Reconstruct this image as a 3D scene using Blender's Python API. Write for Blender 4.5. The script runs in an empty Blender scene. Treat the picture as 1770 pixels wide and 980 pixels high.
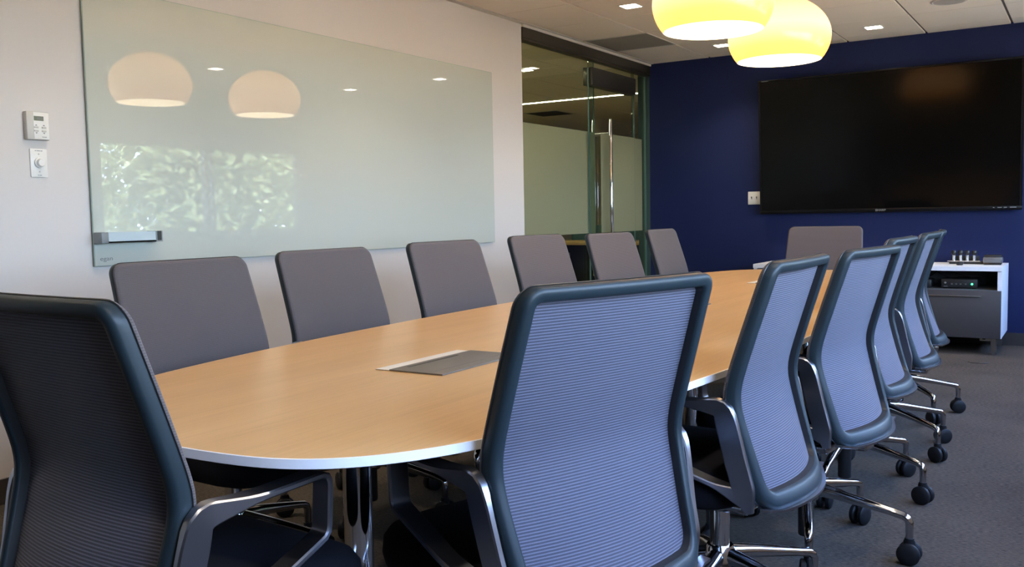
import bpy, math, random
from mathutils import Vector, Matrix
random.seed(7)
PI = math.pi
scene = bpy.context.scene
COL = scene.collection

# ------------------------------------------------------------------ helpers
def link(name, verts, faces, mat, parent=None, smooth=False, auto=None):
    me = bpy.data.meshes.new(name)
    me.from_pydata([tuple(v) for v in verts], [], faces)
    me.update()
    me.materials.append(mat)
    if smooth:
        me.polygons.foreach_set('use_smooth', [True] * len(me.polygons))
        if auto:
            me.set_sharp_from_angle(angle=math.radians(auto))
    o = bpy.data.objects.new(name, me)
    COL.objects.link(o)
    if parent is not None:
        o.parent = parent
    return o

class MB:
    """collects shapes that belong to ONE mesh"""
    def __init__(self):
        self.v = []; self.f = []; self.mi = []; self.cur = 0
    def add(self, vs, fs):
        b = len(self.v)
        self.v += [tuple(p) for p in vs]
        self.f += [[b + i for i in f] for f in fs]
        self.mi += [self.cur] * len(fs)
        return self
    def box(self, x0, x1, y0, y1, z0, z1, bev=0.0):
        if bev <= 0:
            vs = [(x, y, z) for x in (x0, x1) for y in (y0, y1) for z in (z0, z1)]
            fs = [(0, 1, 3, 2), (4, 6, 7, 5), (0, 4, 5, 1), (2, 3, 7, 6), (0, 2, 6, 4), (1, 5, 7, 3)]
            return self.add(vs, fs)
        b = min(bev, (x1 - x0) * .49, (y1 - y0) * .49, (z1 - z0) * .49)
        # stack of rounded-rectangle loops, bevelled top and bottom
        lo = rrect((x0 + x1) / 2, (y0 + y1) / 2, (x1 - x0) / 2 - b, (y1 - y0) / 2 - b, b * .5, 3)
        hi = rrect((x0 + x1) / 2, (y0 + y1) / 2, (x1 - x0) / 2, (y1 - y0) / 2, b, 3)
        mid = rrect((x0 + x1) / 2, (y0 + y1) / 2, (x1 - x0) / 2 - b * .3, (y1 - y0) / 2 - b * .3, b * .8, 3)
        rings = [[(x, y, z0) for x, y in lo], [(x, y, z0 + b * .3) for x, y in mid], [(x, y, z0 + b) for x, y in hi],
                 [(x, y, z1 - b) for x, y in hi], [(x, y, z1 - b * .3) for x, y in mid], [(x, y, z1) for x, y in lo]]
        return self.rings(rings, cap=True)
    def rings(self, rings, cap=False, closed=True):
        n = len(rings[0]); vs = [p for r in rings for p in r]; fs = []
        for k in range(len(rings) - 1):
            for i in range(n if closed else n - 1):
                j = (i + 1) % n
                fs.append((k * n + i, k * n + j, (k + 1) * n + j, (k + 1) * n + i))
        if cap:
            fs.append(tuple(reversed(range(n))))
            fs.append(tuple((len(rings) - 1) * n + i for i in range(n)))
        return self.add(vs, fs)
    def lathe(self, prof, c=(0, 0, 0), seg=32, cap=True, axis='z'):
        rings = []
        for r, h in prof:
            ring = []
            for i in range(seg):
                a = 2 * PI * i / seg
                u, w = r * math.cos(a), r * math.sin(a)
                if axis == 'z': p = (c[0] + u, c[1] + w, c[2] + h)
                elif axis == 'x': p = (c[0] + h, c[1] + u, c[2] + w)
                else: p = (c[0] + w, c[1] + h, c[2] + u)
                ring.append(p)
            rings.append(ring)
        return self.rings(rings, cap=cap)
    def tube(self, pts, rad, seg=10, cap=True, flat=1.0):
        pts = [Vector(p) for p in pts]; n = len(pts)
        if not isinstance(rad, (list, tuple)): rad = [rad] * n
        rings = []; up = None
        for i in range(n):
            t = (pts[min(i + 1, n - 1)] - pts[max(i - 1, 0)]).normalized()
            if up is None:
                up = Vector((0, 0, 1)) if abs(t.z) < .9 else Vector((1, 0, 0))
            s = t.cross(up).normalized(); up = s.cross(t).normalized()
            rings.append([pts[i] + s * rad[i] * math.cos(2 * PI * k / seg) + up * rad[i] * flat * math.sin(2 * PI * k / seg) for k in range(seg)])
        return self.rings(rings, cap=cap)
    def build(self, name, mats, parent=None, smooth=True, auto=35):
        if not isinstance(mats, (list, tuple)): mats = [mats]
        o = link(name, self.v, self.f, mats[0], parent, smooth, auto)
        for m in mats[1:]: o.data.materials.append(m)
        if len(mats) > 1: o.data.polygons.foreach_set('material_index', self.mi)
        return o

def rrect(cx, cy, hx, hy, r, n=4):
    r = max(min(r, hx, hy), 1e-4); out = []
    for qx, qy, a0 in ((1, 1, 0), (-1, 1, 90), (-1, -1, 180), (1, -1, 270)):
        for k in range(n + 1):
            a = math.radians(a0 + 90 * k / n)
            out.append((cx + qx * (hx - r) + r * math.cos(a), cy + qy * (hy - r) + r * math.sin(a)))
    return out

def catmull(xs, ys, x):
    if x <= xs[0]: return ys[0] + (x - xs[0]) * (ys[1] - ys[0]) / (xs[1] - xs[0])
    if x >= xs[-1]: return ys[-1] + (x - xs[-1]) * (ys[-1] - ys[-2]) / (xs[-1] - xs[-2])
    for i in range(len(xs) - 1):
        if xs[i] <= x <= xs[i + 1]: break
    def m(k):
        a, b = max(k - 1, 0), min(k + 1, len(xs) - 1)
        return (ys[b] - ys[a]) / (xs[b] - xs[a])
    h = xs[i + 1] - xs[i]; t = (x - xs[i]) / h
    return ((2 * t**3 - 3 * t**2 + 1) * ys[i] + (t**3 - 2 * t**2 + t) * h * m(i)
            + (-2 * t**3 + 3 * t**2) * ys[i + 1] + (t**3 - t**2) * h * m(i + 1))

def fillet(pts, radii, n=6):
    """round the inner corners of a 2D polyline"""
    out = [pts[0]]
    for i in range(1, len(pts) - 1):
        p, a, b = Vector(pts[i]), Vector(pts[i - 1]), Vector(pts[i + 1])
        da, db = (a - p).normalized(), (b - p).normalized()
        ang = da.angle(db); d = radii[i] / math.tan(ang / 2)
        s, e = p + da * d, p + db * d
        for k in range(n + 1):
            t = k / n
            q = (s * (1 - t)**2 + p * 2 * t * (1 - t) + e * t**2)
            out.append(tuple(q))
    out.append(pts[-1])
    return out

def empty(name, loc=(0, 0, 0), rz=0.0):
    o = bpy.data.objects.new(name, None); o.empty_display_size = .1
    COL.objects.link(o); o.location = loc; o.rotation_euler = (0, 0, rz)
    return o

def tag(o, label=None, cat=None, group=None, kind=None):
    if label: o['label'] = label
    if cat: o['category'] = cat
    if group: o['group'] = group
    if kind: o['kind'] = kind
    return o

def copy_tree(o, parent=None):
    c = o.copy(); COL.objects.link(c)
    if parent is not None: c.parent = parent
    for ch in list(o.children): copy_tree(ch, c)
    return c

def text_mesh(name, txt, size, mat, parent, loc, rot, depth=.0006, squash=1.0):
    cu = bpy.data.curves.new(name, 'FONT'); cu.body = txt; cu.size = size; cu.extrude = depth
    cu.align_x = 'CENTER'; cu.align_y = 'CENTER'
    tmp = bpy.data.objects.new(name, cu); COL.objects.link(tmp)
    bpy.context.view_layer.update()
    me = bpy.data.meshes.new_from_object(tmp.evaluated_get(bpy.context.evaluated_depsgraph_get()))
    bpy.data.objects.remove(tmp); bpy.data.curves.remove(cu)
    me.materials.clear(); me.materials.append(mat)
    o = bpy.data.objects.new(name, me); COL.objects.link(o)
    o.parent = parent; o.location = loc; o.rotation_euler = rot; o.scale = (squash, 1, 1)
    return o

def lettering(name, widths, h, mat, parent, loc, rot):
    """print too small to read in the photo, as short dashes"""
    tot = sum(abs(w) for w in widths); x = -tot / 2; vs, fs = [], []
    for w in widths:                      # negative = gap
        if w > 0:
            i = len(vs); vs += [(x, -h / 2, 0), (x + w, -h / 2, 0), (x + w, h / 2, 0), (x, h / 2, 0)]; fs.append((i, i + 1, i + 2, i + 3))
        x += abs(w)
    o = link(name, vs, fs, mat, parent); o.location = loc; o.rotation_euler = rot
    return o

# ------------------------------------------------------------------ materials
def nodes(m):
    m.use_nodes = True
    nt = m.node_tree
    return nt, nt.nodes, nt.links, nt.nodes['Principled BSDF']

def mat(name, col, rough=.5, metal=0.0, spec=.5, emit=None, es=0.0, coat=0.0):
    m = bpy.data.materials.new(name); nt, N, L, b = nodes(m)
    b.inputs['Base Color'].default_value = (*col, 1); b.inputs['Roughness'].default_value = rough
    b.inputs['Metallic'].default_value = metal; b.inputs['Specular IOR Level'].default_value = spec
    b.inputs['Coat Weight'].default_value = coat
    if emit:
        b.inputs['Emission Color'].default_value = (*emit, 1); b.inputs['Emission Strength'].default_value = es
    return m

def noise_mat(name, c1, c2, scale=(50, 50, 50), rough=.8, bump=.0, bdist=.002, detail=4, spec=.3):
    m = mat(name, c1, rough, spec=spec); nt, N, L, b = nodes(m)
    tc = N.new('ShaderNodeTexCoord'); mp = N.new('ShaderNodeMapping'); mp.inputs['Scale'].default_value = scale
    nz = N.new('ShaderNodeTexNoise'); nz.inputs['Scale'].default_value = 1; nz.inputs['Detail'].default_value = detail
    mx = N.new('ShaderNodeMix'); mx.data_type = 'RGBA'
    mx.inputs[6].default_value = (*c1, 1); mx.inputs[7].default_value = (*c2, 1)
    L.new(tc.outputs['Object'], mp.inputs['Vector']); L.new(mp.outputs['Vector'], nz.inputs['Vector'])
    L.new(nz.outputs['Fac'], mx.inputs[0]); L.new(mx.outputs[2], b.inputs['Base Color'])
    if bump:
        bp = N.new('ShaderNodeBump'); bp.inputs['Strength'].default_value = bump; bp.inputs['Distance'].default_value = bdist
        L.new(nz.outputs['Fac'], bp.inputs['Height']); L.new(bp.outputs['Normal'], b.inputs['Normal'])
    return m

def rib_mat(name, c_hi, c_lo, pitch, rough=.75, bump=.5, sheen=0.0, lo=-.4, hi=.7):
    """cloth with fine horizontal ribs"""
    m = mat(name, c_hi, rough, spec=.25); nt, N, L, b = nodes(m)
    b.inputs['Sheen Weight'].default_value = sheen
    tc = N.new('ShaderNodeTexCoord'); sp = N.new('ShaderNodeSeparateXYZ'); L.new(tc.outputs['Object'], sp.inputs[0])
    mu = N.new('ShaderNodeMath'); mu.operation = 'MULTIPLY'; mu.inputs[1].default_value = 2 * PI / pitch
    L.new(sp.outputs['Z'], mu.inputs[0])
    sn = N.new('ShaderNodeMath'); sn.operation = 'SINE'; L.new(mu.outputs[0], sn.inputs[0])
    mr = N.new('ShaderNodeMapRange'); mr.inputs['From Min'].default_value = lo; mr.inputs['From Max'].default_value = hi
    L.new(sn.outputs[0], mr.inputs['Value'])
    nz = N.new('ShaderNodeTexNoise'); nz.inputs['Scale'].default_value = 260; L.new(tc.outputs['Object'], nz.inputs['Vector'])
    mx = N.new('ShaderNodeMix'); mx.data_type = 'RGBA'
    mx.inputs[6].default_value = (*c_lo, 1); mx.inputs[7].default_value = (*c_hi, 1)
    L.new(mr.outputs['Result'], mx.inputs[0])
    m2 = N.new('ShaderNodeMix'); m2.data_type = 'RGBA'; m2.blend_type = 'MULTIPLY'; m2.inputs[0].default_value = .14
    L.new(mx.outputs[2], m2.inputs[6]); L.new(nz.outputs['Fac'], m2.inputs[7])
    L.new(m2.outputs[2], b.inputs['Base Color'])
    bp = N.new('ShaderNodeBump'); bp.inputs['Strength'].default_value = bump; bp.inputs['Distance'].default_value = pitch * .3
    L.new(mr.outputs['Result'], bp.inputs['Height']); L.new(bp.outputs['Normal'], b.inputs['Normal'])
    return m

def wood_mat(name, c1, c2, c3, rough=.3):
    m = mat(name, c1, rough, spec=.4); nt, N, L, b = nodes(m)
    tc = N.new('ShaderNodeTexCoord'); mp = N.new('ShaderNodeMapping'); mp.inputs['Scale'].default_value = (9, .8, 1)
    L.new(tc.outputs['Object'], mp.inputs['Vector'])
    n1 = N.new('ShaderNodeTexNoise'); n1.inputs['Scale'].default_value = 1.3; n1.inputs['Detail'].default_value = 5; n1.inputs['Distortion'].default_value = .6
    L.new(mp.outputs['Vector'], n1.inputs['Vector'])
    mp2 = N.new('ShaderNodeMapping'); mp2.inputs['Scale'].default_value = (160, 5, 1); L.new(tc.outputs['Object'], mp2.inputs['Vector'])
    n2 = N.new('ShaderNodeTexNoise'); n2.inputs['Scale'].default_value = 1; n2.inputs['Detail'].default_value = 3
    L.new(mp2.outputs['Vector'], n2.inputs['Vector'])
    cr = N.new('ShaderNodeValToRGB')
    cr.color_ramp.elements[0].position = .3; cr.color_ramp.elements[0].color = (*c2, 1)
    cr.color_ramp.elements[1].position = .7; cr.color_ramp.elements[1].color = (*c1, 1)
    L.new(n1.outputs['Fac'], cr.inputs[0])
    mx = N.new('ShaderNodeMix'); mx.data_type = 'RGBA'; mx.inputs[7].default_value = (*c3, 1)
    mr = N.new('ShaderNodeMapRange'); mr.inputs['From Min'].default_value = .45; mr.inputs['From Max'].default_value = .8; mr.inputs['To Max'].default_value = .35
    L.new(n2.outputs['Fac'], mr.inputs['Value']); L.new(mr.outputs['Result'], mx.inputs[0])
    L.new(cr.outputs[0], mx.inputs[6]); L.new(mx.outputs[2], b.inputs['Base Color'])
    return m

def carpet_mat(name, c1, c2):
    m = mat(name, c1, .95, spec=.1); nt, N, L, b = nodes(m)
    tc = N.new('ShaderNodeTexCoord')
    mp = N.new('ShaderNodeMapping'); mp.inputs['Scale'].default_value = (60, 210, 1); L.new(tc.outputs['Object'], mp.inputs['Vector'])
    n1 = N.new('ShaderNodeTexNoise'); n1.inputs['Scale'].default_value = 1; n1.inputs['Detail'].default_value = 3; L.new(mp.outputs['Vector'], n1.inputs['Vector'])
    n2 = N.new('ShaderNodeTexNoise'); n2.inputs['Scale'].default_value = 2.2; n2.inputs['Detail'].default_value = 2; L.new(tc.outputs['Object'], n2.inputs['Vector'])
    ad = N.new('ShaderNodeMath'); ad.operation = 'MULTIPLY_ADD'; ad.inputs[1].default_value = .35; L.new(n2.outputs['Fac'], ad.inputs[0]); L.new(n1.outputs['Fac'], ad.inputs[2])
    cr = N.new('ShaderNodeValToRGB')
    cr.color_ramp.elements[0].position = .45; cr.color_ramp.elements[0].color = (*c2, 1)
    cr.color_ramp.elements[1].position = .9; cr.color_ramp.elements[1].color = (*c1, 1)
    L.new(ad.outputs[0], cr.inputs[0]); L.new(cr.outputs[0], b.inputs['Base Color'])
    bp = N.new('ShaderNodeBump'); bp.inputs['Strength'].default_value = .6; bp.inputs['Distance'].default_value = .004
    L.new(n1.outputs['Fac'], bp.inputs['Height']); L.new(bp.outputs['Normal'], b.inputs['Normal'])
    return m

def glass_mat(name, tint, refl=.08):
    """thin architectural glass: clear with a fresnel reflection"""
    m = bpy.data.materials.new(name); m.use_nodes = True; nt = m.node_tree; N, L = nt.nodes, nt.links
    N.remove(N['Principled BSDF']); out = N['Material Output']
    tr = N.new('ShaderNodeBsdfTransparent'); tr.inputs[0].default_value = (*tint, 1)
    gl = N.new('ShaderNodeBsdfGlossy'); gl.inputs['Roughness'].default_value = 0.0; gl.inputs[0].default_value = (1, 1, 1, 1)
    lw = N.new('ShaderNodeLayerWeight'); pw_ = N.new('ShaderNodeMath'); pw_.operation = 'POWER'; pw_.inputs[1].default_value = 5
    fr = N.new('ShaderNodeMath'); fr.operation = 'MULTIPLY_ADD'; fr.inputs[1].default_value = .95; fr.inputs[2].default_value = refl * .5
    L.new(lw.outputs['Facing'], pw_.inputs[0]); L.new(pw_.outputs[0], fr.inputs[0])
    mx = N.new('ShaderNodeMixShader'); L.new(fr.outputs[0], mx.inputs[0]); L.new(tr.outputs[0], mx.inputs[1]); L.new(gl.outputs[0], mx.inputs[2])
    L.new(mx.outputs[0], out.inputs['Surface'])
    return m

def frost_mat(name, col):
    m = bpy.data.materials.new(name); m.use_nodes = True; nt = m.node_tree; N, L = nt.nodes, nt.links
    N.remove(N['Principled BSDF']); out = N['Material Output']
    t = N.new('ShaderNodeBsdfTranslucent'); t.inputs[0].default_value = (*col, 1)
    d = N.new('ShaderNodeBsdfDiffuse'); d.inputs[0].default_value = (*col, 1)
    mx = N.new('ShaderNodeMixShader'); mx.inputs[0].default_value = .45
    L.new(t.outputs[0], mx.inputs[1]); L.new(d.outputs[0], mx.inputs[2]); L.new(mx.outputs[0], out.inputs['Surface'])
    return m

M = dict(
    white_wall=noise_mat('white_wall_paint', (.60, .565, .54), (.58, .545, .52), (60, 60, 60), .85, .04),
    taupe_wall=noise_mat('taupe_wall_paint', (.075, .060, .050), (.07, .056, .046), (60, 60, 60), .85),
    navy=noise_mat('navy_wall_paint', (.0028, .0090, .057), (.0025, .0081, .051), (90, 90, 90), .75, .05),
    ceil=noise_mat('ceiling_tile', (.86, .77, .66), (.78, .69, .59), (220, 220, 220), .95, .12),
    ceil_gap=mat('ceiling_tile_reveal', (.16, .14, .12), .9),
    carpet=carpet_mat('carpet', (.112, .090, .070), (.038, .031, .025)),
    base=noise_mat('dark_baseboard', (.045, .038, .034), (.038, .032, .03), (20, 20, 20), .5),
    wood=wood_mat('maple_laminate', (.66, .395, .168), (.575, .33, .13), (.41, .22, .078), .3),
    edge=mat('white_table_edge', (.78, .79, .84), .35),
    under=mat('table_underside', (.03, .028, .027), .7),
    chrome=mat('polished_chrome', (.72, .73, .75), .07, 1.0),
    alu=mat('polished_aluminium', (.36, .37, .42), .28, 1.0),
    alu_dk=mat('cast_base_aluminium', (.50, .51, .54), .10, 1.0),
    fabric=rib_mat('grey_front_fabric', (.126, .105, .105), (.088, .072, .073), .0042, .85, .25, .15),
    mesh=rib_mat('grey_ribbed_mesh', (.128, .128, .178), (.052, .054, .076), .0053, .7, .4, .1),
    frame=noise_mat('charcoal_frame_plastic', (.014, .024, .030), (.012, .021, .027), (300, 300, 300), .45, .05, .0005, spec=.32),
    seat=noise_mat('black_seat_fabric', (.008, .008, .011), (.013, .013, .018), (300, 300, 300), .95, .03, spec=.12),
    black=mat('black_plastic', (.012, .012, .013), .42),
    black_gl=mat('black_gloss', (.006, .006, .006), .12),
    rubber=mat('black_rubber', (.009, .009, .010), .55, spec=.25),
    board=mat('back_painted_glass', (.485, .508, .455), .012, 0, .72),
    board_edge=mat('green_glass_edge', (.33, .40, .36), .2),
    tray=mat('pale_blue_acrylic', (.46, .54, .58), .15),
    grey=mat('grey_end_cap', (.20, .22, .23), .4),
    white_pl=mat('white_plastic', (.72, .70, .66), .35),
    beige_pl=mat('beige_plastic', (.50, .47, .42), .45),
    dk_pl=mat('dark_grey_plastic', (.12, .115, .11), .4),
    lcd=mat('grey_green_display', (.17, .18, .13), .25),
    ink=mat('grey_ink', (.16, .16, .16), .6),
    bronze=mat('dark_bronze_metal', (.065, .058, .05), .35, .6),
    trimw=mat('pale_trim', (.55, .52, .47), .5),
    glass=glass_mat('clear_glass', (.80, .86, .80)),
    wglass=glass_mat('window_glass', (.93, .96, .96)),
    frost=frost_mat('frosted_film', (.41, .415, .28)),
    gedge=mat('glass_edge_green', (.07, .14, .13), .35, 0, .4),
    tv_glass=mat('dark_screen', (.002, .002, .002), .13, 0, .16),
    tv_bez=mat('gloss_black_bezel', (.004, .004, .005), .25, 0, .2),
    silver=mat('silver_logo', (.75, .75, .75), .25, .8),
    cred=mat('white_credenza_laminate', (.74, .75, .78), .4),
    credg=noise_mat('slate_drawer_laminate', (.052, .046, .046), (.046, .041, .041), (80, 80, 80), .55),
    dk=mat('dark_interior', (.13, .13, .135), .7),
    steel=mat('brushed_steel_leg', (.24, .23, .22), .32, 1.0),
    taupe=mat('taupe_lid', (.20, .185, .165), .38, .55),
    cream=mat('pale_cable_strip', (.80, .72, .62), .3),
    led=mat('green_led', (.0, .2, .05), .4, emit=(.05, 1, .25), es=4.0),
    can=mat('downlight_lens', (1, 1, 1), .4, emit=(1.0, .90, .72), es=16.0),
    strip=mat('linear_light_lens', (1, 1, 1), .4, emit=(1.0, .90, .62), es=40.0),
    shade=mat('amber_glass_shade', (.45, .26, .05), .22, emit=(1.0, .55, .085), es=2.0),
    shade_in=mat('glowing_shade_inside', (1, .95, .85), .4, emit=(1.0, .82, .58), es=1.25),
    bulb=mat('lamp_bulb', (1, 1, 1), .4, emit=(1.0, .82, .52), es=3.0),
    leaf=noise_mat('green_leaves', (.05, .075, .025), (.26, .29, .12), (7, 7, 7), .45),
    bark=noise_mat('brown_bark', (.10, .075, .05), (.16, .12, .09), (12, 12, 3), .9, .5, .01),
    ground=noise_mat('pale_paving', (.62, .48, .31), (.56, .43, .27), (1, 1, 1), .9),
    desk=wood_mat('oak_desk_laminate', (.45, .30, .13), (.40, .26, .11), (.3, .18, .07), .35),
    hall_wall=mat('hall_wall_paint', (.50, .47, .38), .85),
    hall_floor=noise_mat('hall_carpet', (.42, .35, .25), (.34, .28, .20), (80, 80, 80), .95),
    teal=noise_mat('dark_teal_paint', (.035, .065, .06), (.03, .058, .054), (40, 40, 40), .8),
    hall_cab=mat('hall_cabinet_paint', (.42, .41, .36), .5),
    hall_dark=mat('hall_dark_panel', (.035, .034, .03), .7),
)
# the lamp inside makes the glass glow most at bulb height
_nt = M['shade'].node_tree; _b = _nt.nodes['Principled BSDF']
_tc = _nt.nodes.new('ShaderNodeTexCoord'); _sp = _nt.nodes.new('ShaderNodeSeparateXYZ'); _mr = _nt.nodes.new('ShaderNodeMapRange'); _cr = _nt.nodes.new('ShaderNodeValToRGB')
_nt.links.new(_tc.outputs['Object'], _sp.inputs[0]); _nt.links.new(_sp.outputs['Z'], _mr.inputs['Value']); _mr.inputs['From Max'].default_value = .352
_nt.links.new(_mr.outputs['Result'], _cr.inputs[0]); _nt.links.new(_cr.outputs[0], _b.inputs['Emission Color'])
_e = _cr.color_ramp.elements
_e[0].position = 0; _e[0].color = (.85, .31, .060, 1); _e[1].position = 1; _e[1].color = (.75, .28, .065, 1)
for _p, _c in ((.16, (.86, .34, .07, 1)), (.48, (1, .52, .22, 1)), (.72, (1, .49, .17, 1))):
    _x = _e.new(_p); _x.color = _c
# leaves let some light through
_nt = M['leaf'].node_tree; _b = _nt.nodes['Principled BSDF']
_b.inputs['Subsurface Weight'].default_value = 0.0

# ------------------------------------------------------------------ camera (solved from the photo's lines)
cx, cy, cz, yaw, pitch, roll, fpx = 3.6064, -8.1965, 1.0943, -.5652, -.0734, -.0186, 1584.62
fw = Vector((math.sin(yaw) * math.cos(pitch), math.cos(yaw) * math.cos(pitch), math.sin(pitch)))
r0 = Vector((math.cos(yaw), -math.sin(yaw), 0)); u0 = r0.cross(fw)
rr = r0 * math.cos(roll) + u0 * math.sin(roll); uu = u0 * math.cos(roll) - r0 * math.sin(roll)
cam_d = bpy.data.cameras.new('camera'); cam_d.sensor_width = 36; cam_d.lens = fpx * 36 / 1770
cam_d.clip_start = .05; cam_d.clip_end = 200
cam = bpy.data.objects.new('camera', cam_d); COL.objects.link(cam)
cam.matrix_world = Matrix(((rr.x, uu.x, -fw.x, cx), (rr.y, uu.y, -fw.y, cy), (rr.z, uu.z, -fw.z, cz), (0, 0, 0, 1)))
scene.camera = cam

# ------------------------------------------------------------------ room
H = 2.509; W = 4.4; YB = -9.7
def struct(name, mb, m, parent=None, **k):
    o = mb.build(name, m, parent, **k)
    if parent is None: o['kind'] = 'structure'
    return o

struct('floor', MB().box(-.1, W + .15, YB - .1, .1, -.1, 0), M['carpet'], smooth=False)
struct('floor_hall', MB().box(-6, -.1, YB - .1, 7, -.1, 0), M['hall_floor'], smooth=False)
struct('wall_left', MB().box(-.12, 0, YB, -2.32, 0, H + .1), M['white_wall'], smooth=False)
struct('wall_back', MB().box(0, W + .15, 0, .12, 0, H + .1), M['navy'], smooth=False)
struct('wall_front', MB().box(-.12, W + .15, YB - .12, YB, 0, H + .1), M['taupe_wall'], smooth=False)

# windows in the right wall
SILL, HEAD = .985, 1.875
panes = []
y1 = -.29
while y1 - 1.24 > YB + .3:
    panes.append((y1 - 1.24, y1)); y1 -= 1.33
wr = MB()
wr.box(W, W + .15, YB, 0, 0, SILL - .03)
wr.box(W, W + .15, YB, 0, HEAD + .03, H + .1)
prev = 0
for a, b in panes:
    wr.box(W, W + .15, b + .03, prev, SILL - .03, HEAD + .03); prev = a - .03
wr.box(W, W + .15, YB, prev, SILL - .03, HEAD + .03)
struct('wall_right', wr, M['white_wall'], smooth=False)
for i, (a, b) in enumerate(panes):
    g = struct('window_%d' % (i + 3), MB().box(W + .07, W + .076, a, b, SILL, HEAD), M['wglass'], smooth=False)
    f = MB()
    f.box(W + .04, W + .11, a - .03, a + .012, SILL - .03, HEAD + .03).box(W + .04, W + .11, b - .012, b + .03, SILL - .03, HEAD + .03)
    f.box(W + .04, W + .11, a + .012, b - .012, SILL - .03, SILL + .012).box(W + .04, W + .11, a + .012, b - .012, HEAD - .012, HEAD + .03)
    f.build('window_frame', M['bronze'], g, smooth=False)
    MB().box(W - .05, W + .04, a - .03, b + .03, SILL - .045, SILL - .028, .004).build('window_sill', M['white_pl'], g)

# ceiling: a dark plenum sheet with separate tiles in one mesh (tiles are surface pattern)
T = .61; GX, GY = .6013, -.2263
cm = MB()
cm.cur = 1; cm.box(0, W + .15, YB, 0, H + .012, H + .05)
cm.cur = 0
xs = [GX + T * k for k in range(-1, 7)]; ys = [GY - T * k for k in range(-1, 17)]
for i in range(len(xs) - 1):
    for j in range(len(ys) - 1):
        x0, x1 = max(xs[i], -.0) + .010, min(xs[i + 1], W) - .010
        y0_, y1_ = max(ys[j + 1], YB) + .003, min(ys[j], 0) - .003
        if x1 - x0 < .02 or y1_ - y0_ < .02: continue
        if i == 0: x0 = .055
        cm.box(x0, x1, y0_, y1_, H, H + .013)
struct('ceiling', cm, [M['ceil'], M['ceil_gap']], smooth=False)
struct('trim_1', MB().box(.0, .045, YB, 0, H - .002, H + .012), M['trimw'], smooth=False)

# baseboards
struct('baseboard_left', MB().box(0, .012, YB, -2.32, 0, .1), M['base'], smooth=False)
struct('baseboard_back', MB().box(.02, W, -.012, 0, 0, .1), M['base'], smooth=False)
struct('baseboard_right', MB().box(W - .012, W, YB, -.012, 0, .1), M['base'], smooth=False)

# glass partition towards the hall
hd = MB(); hd.box(-.10, .012, -2.32, 0, 2.415, 2.487); hd.box(-.06, .006, -2.32, 0, 2.395, 2.416)
struct('trim_2', hd, M['bronze'], smooth=False)
struct('trim_3', MB().box(-.10, .02, -2.32, 0, 2.487, H + .02), M['trimw'], smooth=False)
w1 = struct('window_1', MB().box(-.052, -.04, -2.318, -1.075, .02, 2.40), M['glass'], smooth=False)
MB().box(-.0392, -.0384, -2.318, -1.078, .935, 1.798).build('frosted_film', M['frost'], w1, smooth=False)
MB().box(-.0525, -.0395, -1.0765, -1.0735, .02, 2.40).build('glass_edge', M['gedge'], w1, smooth=False)
MB().box(-.07, -.02, -2.318, -1.075, 0, .022).build('floor_channel', M['bronze'], w1, smooth=False)
d1 = struct('door_1', MB().box(-.026, -.014, -1.222, -.315, .012, 2.40), M['glass'], smooth=False)
MB().box(-.0132, -.0126, -1.016, -.318, .935, 1.798).build('frosted_film', M['frost'], d1, smooth=False)
for yy in (-1.222, -.315):
    MB().box(-.0265, -.0135, yy - .0022, yy + .0022, .012, 2.33).build('glass_edge', M['gedge'], d1, smooth=False)
MB().box(-.075, .012, -1.212, -.335, 2.185, 2.335, .004).build('roller_box', M['bronze'], d1)
hb = MB()
for sx in (.045, -.125):
    hb.lathe([(.0, .55), (.0145, .55), (.016, .553), (.016, 1.917), (.0145, 1.92), (0, 1.92)], (sx, -.935, 0), 20, cap=False)
for z in (.72, 1.80):
    hb.lathe([(.009, -.125), (.009, .045)], (0, -.935, z), 14, axis='x')
hb.build('pull_handle', M['chrome'], d1)
w2 = struct('window_2', MB().box(-.052, -.04, -.31, -.012, .02, 2.40), M['glass'], smooth=False)
MB().box(-.0392, -.0384, -.31, -.10, .935, 1.798).build('frosted_film', M['frost'], w2, smooth=False)
MB().box(-.056, -.036, -.016, -.008, .02, 2.40).build('glass_edge', M['gedge'], w2, smooth=False)
MB().box(-.07, -.02, -.31, -.012, 0, .022).build('floor_channel', M['bronze'], w2, smooth=False)

# hall beyond the glass
struct('wall_hall_far', MB().box(-6.1, -6, YB, 7, 0, H + .1), M['hall_wall'], smooth=False)
struct('wall_hall_end', MB().box(-6, 0, 6.9, 7, 0, H + .1), M['hall_wall'], smooth=False)
struct('wall_hall_front', MB().box(-6, -.12, YB - .1, YB, 0, H + .1), M['hall_wall'], smooth=False)
struct('wall_hall_side', MB().box(-.12, 0, .0, 7, 0, H + .1), M['teal'], smooth=False)
hc = MB(); hc.cur = 1; hc.box(-6, -.1, YB, 7, H + .012, H + .06); hc.cur = 0
for i in range(10):
    for j in range(28):
        hc.box(-.12 - .61 * (i + 1) + .004, max(-.12 - .61 * i - .004, -6), 6.9 - .61 * (j + 1) + .003, 6.9 - .61 * j - .003, H, H + .013)
struct('ceiling_hall', hc, [M['ceil'], M['ceil_gap']], smooth=False)

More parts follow.
